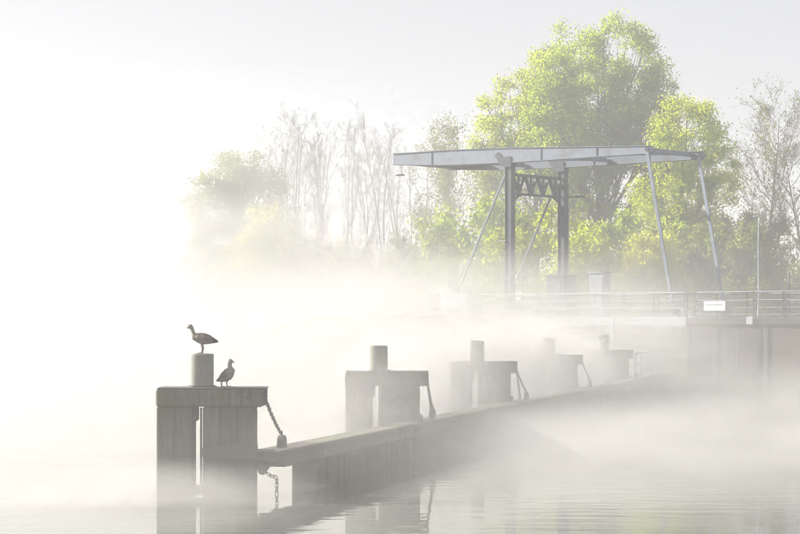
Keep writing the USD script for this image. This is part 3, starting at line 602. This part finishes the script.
crown_tree('poplar_tree', 'tallest tree, broad domed green crown rising behind the middle of the drawbridge', 'tree', *at(598, 135), 20.5, 5, LEAF_GREEN,
           [(-2.0, 0, 17.2, 2.6, 3.0, 3.9), (1.5, 0, 17.9, 2.8, 3.0, 3.9), (-0.5, 0, 14.0, 4.2, 3.2, 4.0), (-2.9, 0.4, 13.6, 2.7, 3, 4.2), (3.0, 0, 14.6, 2.8, 3, 4.0), (0.8, 0, 10.0, 3.8, 3, 4.6), (4.7, 0.3, 12.6, 1.6, 2, 2.3)], 330, 92000, 0.088, 0.42, clump=(0.35, 0.95), hollow=0.5)
crown_tree('poplar_tree', 'yellow green leafy tree on the left flank of the tallest crown', 'tree', *at(539, 140), 20.0, 8, LEAF_LIME,
           [(0.8, 0, 17.0, 2.5, 2.6, 3.0), (-2.0, 0, 15.2, 2.2, 2.4, 3.0), (-3.4, 0, 12.8, 1.5, 1.6, 2.8), (1.4, 0, 13.4, 2.6, 2.4, 3.0), (-0.4, 0, 9.6, 3.4, 2.6, 3.8)], 220, 56000, 0.088, 0.28, clump=(0.35, 0.8), hollow=0.5)
crown_tree('lime_tree', 'rounded bright lime green tree right of the tallest crown, behind the beam tips', 'tree', *at(686, 120), 14.8, 13, LEAF_LIME,
           [(0.2, 0, 11.4, 2.5, 2.5, 3.2), (-1.5, 0, 9.2, 1.8, 2.0, 3.0), (1.8, 0, 9.0, 1.8, 2.0, 3.2), (0, 0, 5.2, 3.0, 2.4, 3.2)], 180, 56000, 0.072, 0.26, clump=(0.35, 0.72), hollow=0.45)
crown_tree('yellow_bush', 'bright yellow green bush behind the leaf, between the two hanger rods', 'bush', *at(651, 109), 5.6, 21, LEAF_YELLOW,
           [(0, 0, 3.6, 1.7, 1.5, 2.2), (-1.0, 0, 2.2, 1.4, 1.3, 1.6), (0.9, 0, 2.3, 1.4, 1.3, 1.7)], 70, 17000, 0.08, 0.10, clump=(0.3, 0.6), stems=3)
tree('bare_tree', 'tall nearly bare spreading tree with fine twigs near the right edge', 'tree', *at(757, 126), 14.6, 31, LEAF_PALE, 3200, 0.07, 0.3,
     trunk_h=0.2, spread=4.0, n1=36, n2=9, n3=9, up=1.2, r0=0.14, fine=0.7, envelope=dome_, minr=0.004)
tree('bare_tree', 'leafless twiggy tree cut off by the right edge', 'tree', *at(812, 122), 12.4, 37, LEAF_PALE, 1200, 0.10, 0.3,
     trunk_h=0.2, spread=4.4, n1=24, n2=8, n3=6, up=1.0, r0=0.14, envelope=dome_, minr=0.004)
for x_, Y_, h_, s_, sp, lab in ((742, 112, 6.4, 41, 2.4, 'grey green thicket under the bare tree, left of the thin pole'), (778, 110, 6.0, 43, 2.6, 'grey green thicket behind the abutment at the right edge'),
                                (705, 113, 5.6, 45, 2.4, 'dull green thicket behind the right hanger rod'), (610, 116, 7.0, 47, 2.6, 'shady thicket behind the control cabinet'),
                                (575, 112, 5.4, 49, 2.2, 'low thicket behind the machine housing of the tower'), (535, 118, 6.6, 51, 2.6, 'soft green thicket seen between the two tower posts'),
                                (800, 113, 5.6, 53, 2.6, 'grey green thicket cut off by the right edge, behind the abutment railing'), (724, 118, 7.6, 55, 2.6, 'tall dull thicket behind the top of the white sign'),
                                (765, 119, 7.4, 57, 2.8, 'tall grey green thicket round the trunk of the bare tree'), (680, 116, 6.6, 59, 2.4, 'green thicket at the foot of the lime green tree'), (638, 118, 6.8, 60, 2.4, 'green thicket directly behind the yellow bush')):
    tree('thicket', lab, 'bush', *at(x_, Y_), h_, s_, LEAF_GREY if x_ > 690 else LEAF_LIME if x_ < 620 else LEAF_GREEN, 9000, 0.10, 0.35, group='thickets behind the bridge',
         trunk_h=0.08, spread=sp, n1=12, n2=6, n3=3, up=1.0, r0=0.10, envelope=vase, multi=2)
tall = [(258, 155, 14.6), (266, 150, 15.6), (281, 152, 17.2), (289, 148, 16.4), (302, 156, 16.0), (313, 151, 16.8), (326, 150, 15.4), (334, 153, 17.3), (343, 158, 17.0), (351, 149, 16.8), (365, 152, 15.7), (379, 150, 16.9), (394, 148, 16.2), (400, 158, 16.6), (409, 151, 15.2), (424, 152, 16.1), (441, 147, 15.8), (463, 143, 15.0), (484, 140, 14.0),
        (296, 164, 17.0), (308, 167, 18.2), (320, 163, 17.6), (340, 168, 18.4), (357, 165, 18.0), (372, 166, 17.4), (386, 163, 18.0), (403, 167, 17.2)]
for i, (x_, Y_, h_) in enumerate(tall):
    leafy = x_ > 415
    g = np.random.default_rng(900 + i).uniform(-1, 1, 5)
    kw = dict(trunk_h=0.26 + 0.1 * g[0], spread=(2.5 if not leafy else 2.8) * (1 + 0.3 * g[1]), n1=int(26 + 9 * g[2]), n2=6, n3=5, fine=0.6, up=1.9 + 0.5 * g[3], r0=0.10, envelope=dome_, minr=0.005, lean=0.06 * g[4], multi=2 if i % 5 == 2 else 1)
    h_ *= 0.955 + 0.06 * g[2]
    if x_ < 285: lab = ('leftmost slender leafless poplar, rising out of the willow crown', 'second slender poplar from the left, just right of the willow crown', 'third slender poplar from the left, close beside its neighbour')[i]
    elif leafy: lab = ('slender poplar with first leaves behind the middle of the counterweight arm', 'slender poplar with first leaves right of the counterweight middle', 'slender poplar with first leaves behind the upper back stay', 'slender poplar with first leaves just left of the near tower post')[i - 15]
    else: lab = 'slender leafless poplar in the middle of the hazy row on the far bank'
    tree('slender_poplar', lab, 'tree', *at(x_, Y_), h_, 100 + i, LEAF_PALE, 3600 if leafy else 0, 0.09, 0.4, group='slender poplars in the hazy row' if not leafy and x_ >= 290 else None, **kw)
crown_tree('willow_tree', 'pale yellow green willow at the left end of the far bank, fading into the mist', 'tree', *at(234, 142), 14.0, 61, LEAF_PALE,
           [(0.2, 0, 11.0, 2.3, 2.2, 2.3), (-1.6, 0, 9.2, 1.9, 2.0, 2.6), (2.0, 0, 9.4, 2.2, 2.0, 2.8), (-0.4, 0, 5.2, 3.3, 2.4, 3.6)], 180, 32000, 0.10, 0.24, clump=(0.4, 0.9))
crown_tree('willow_tree', 'lower pale willow in front of the left end of the hazy poplar row', 'tree', *at(270, 138), 9.4, 63, LEAF_YELLOW,
           [(0, 0, 6.0, 2.4, 2.2, 2.9), (-1.6, 0, 3.8, 2.0, 2.0, 2.6), (1.8, 0, 4.0, 2.2, 2.0, 2.6)], 110, 18000, 0.10, 0.2, clump=(0.4, 0.9), stems=2)
for x_, Y_, h_, s_, sp, lab in ((318, 136, 5.6, 71, 3.0, 'pale bush right of the lower willow'), (360, 134, 5.2, 73, 3.2, 'misty bush under the middle of the slender poplars'),
                                (408, 130, 5.4, 75, 3.0, 'misty bush below the left tip of the balance beam'), (452, 126, 8.4, 77, 3.0, 'green bush left of the back stay'), (492, 122, 8.2, 79, 2.8, 'green bush just left of the near tower post'),
                                (215, 134, 5.4, 81, 3.0, 'pale bush at the foot of the willow on the waterside')):
    tree('bank_bush', lab, 'bush', *at(x_, Y_), h_, s_, LEAF_PALE if x_ < 430 else LEAF_GREEN, 7500, 0.13, 0.4, group='bushes along the far bank',
         trunk_h=0.08, spread=sp, n1=13, n2=6, n3=3, up=0.9, r0=0.10, envelope=vase, multi=2)
# far wood across the water, one mass in the haze
rng = np.random.default_rng(9); C = []
for k in range(46):
    X = rng.uniform(-150, -55); Y = rng.uniform(420, 450); hh = rng.uniform(5, 11) * (0.6 + 0.5 * meshkit.noise(np.array([[X * 0.03, 0.5, 0]]), 2)[0])
    u = rng.normal(size=(420, 3)); u /= np.linalg.norm(u, axis=1, keepdims=True); u *= rng.uniform(0.4, 1, (420, 1))
    C.append(np.array([X, Y, 2 + hh * 0.55]) + u * (hh * 0.55, hh * 0.5, hh * 0.5))
keys(obj('far_wood', leaves_mesh(np.vstack(C), 0.55, rng), LEAF_GREY), 'faint line of woodland across the water at the far left', 'woodland', None, 'stuff')

# ------------------------------------------------------------------ haze and mist
HAZE = M('haze', {'v': ('principled_volume', {'color': (0.97, 0.97, 0.96), 'density': 0.0021, 'anisotropy': 0.32})}, volume='v.volume')
keys(obj('haze', trimesh.creation.box(bounds=[[-6200, -260, -2.2], [6200, 6200, 28]]), HAZE), 'thin pale morning haze filling the air', 'haze', None, 'stuff')
def mist(name, label, dens, loc, size, nscale, aniso=0.42, cover=(0.35, 0.7), edge=0.2, rotz=0.0):
    m = M(name, {
        'tc': ('texture_coordinate', {}), 'len': ('vector_math', {'math_type': 'length'}),
        'e': ('map_range', {'range_type': 'smoothstep', 'from_min': 1.0, 'from_max': edge, 'to_min': 0.0, 'to_max': 1.0, 'clamp': True}),
        'geo': ('geometry', {}), 'mp': ('mapping', {'scale': (1.0, 0.7, 1.8)}), 'n': ('noise_texture', {'scale': nscale, 'detail': 3.0, 'roughness': 0.55, 'distortion': 0.6}),
        'c': ('map_range', {'range_type': 'smoothstep', 'from_min': cover[0], 'from_max': cover[1], 'to_min': 0.0, 'to_max': 1.0, 'clamp': True}),
        'mul': ('math', {'math_type': 'multiply'}), 'd': ('math', {'math_type': 'multiply', 'value2': dens}),
        'v': ('principled_volume', {'color': (0.988, 0.972, 0.91), 'anisotropy': aniso})},
        [('tc.object', 'len.vector1'), ('len.value', 'e.value'), ('geo.position', 'mp.vector'), ('mp.vector', 'n.vector'), ('n.fac', 'c.value'),
         ('e.result', 'mul.value1'), ('c.result', 'mul.value2'), ('mul.value', 'd.value1'), ('d.value', 'v.density')], volume='v.volume')
    s = trimesh.creation.icosphere(3, 1.0)
    o = obj('mist_bank', s, m); x = UsdGeom.Xformable(o); x.AddTranslateOp().Set(tuple(map(float, loc))); x.AddRotateZOp().Set(rotz); x.AddScaleOp().Set(tuple(map(float, size)))
    return keys(o, label, 'mist', None, 'stuff')
mist('mist_over_water', 'low mist lying on the water between the dolphins and the bridge', 0.055, (-14, 66, -0.5), (48, 44, 7.0), 0.13, cover=(0.25, 0.7), edge=0.3)
mist('mist_front', 'thick mist drifting over the water on the right in front of the fender', 0.42, (6.8, 44, -0.4), (10.5, 13, 1.75), 0.20, cover=(0.28, 0.62))
mist('mist_abutment', 'mist lying on the water before the foot of the abutment', 0.12, (17.5, 67, -0.4), (12, 10, 2.8), 0.22, cover=(0.2, 0.62), edge=0.3)
mist('mist_bridge', 'mist hanging before the foot of the bridge tower', 0.14, (1, 80, 1.0), (17, 8.5, 5.6), 0.16, cover=(0.2, 0.65), edge=0.35)
mist('mist_left', 'tall bank of mist before the far trees on the left', 0.075, (-13, 122, 0.0), (31, 17, 19.0), 0.07, cover=(0.2, 0.6), edge=0.35)
mist('mist_fender', 'mist caught along the left side of the fender around the hazy dolphins', 0.36, (*(FA + U * 26 - UN * 1.4), 0.6), (24.5, 2.0, 2.8), 0.3, cover=(-0.6, 1.1), edge=0.55, rotz=math.degrees(math.atan2(U[1], U[0])))
mist('mist_foot', 'wisps of mist at the foot of the nearest dolphin', 0.75, (-3.9, 31.5, 0.0), (3.4, 1.6, 0.8), 0.7, cover=(0.2, 0.7))
mist('mist_near', 'thin veil of mist over the near water before the first dolphin', 0.028, (-3, 27.5, 0.0), (16, 6.5, 3.4), 0.25, cover=(0.2, 0.7), edge=0.3)
mist('mist_behind', 'thin mist between the bridge and the trees on the right', 0.055, (17, 104.5, 2.0), (14, 5.0, 9.5), 0.12, cover=(0.1, 0.75), edge=0.3)
mist('mist_second_dolphin', 'small cloud of mist between the fender and the second dolphin', 0.5, (-0.35, 42.3, 0.8), (2.0, 1.1, 2.2), 0.6, cover=(-0.1, 0.8))
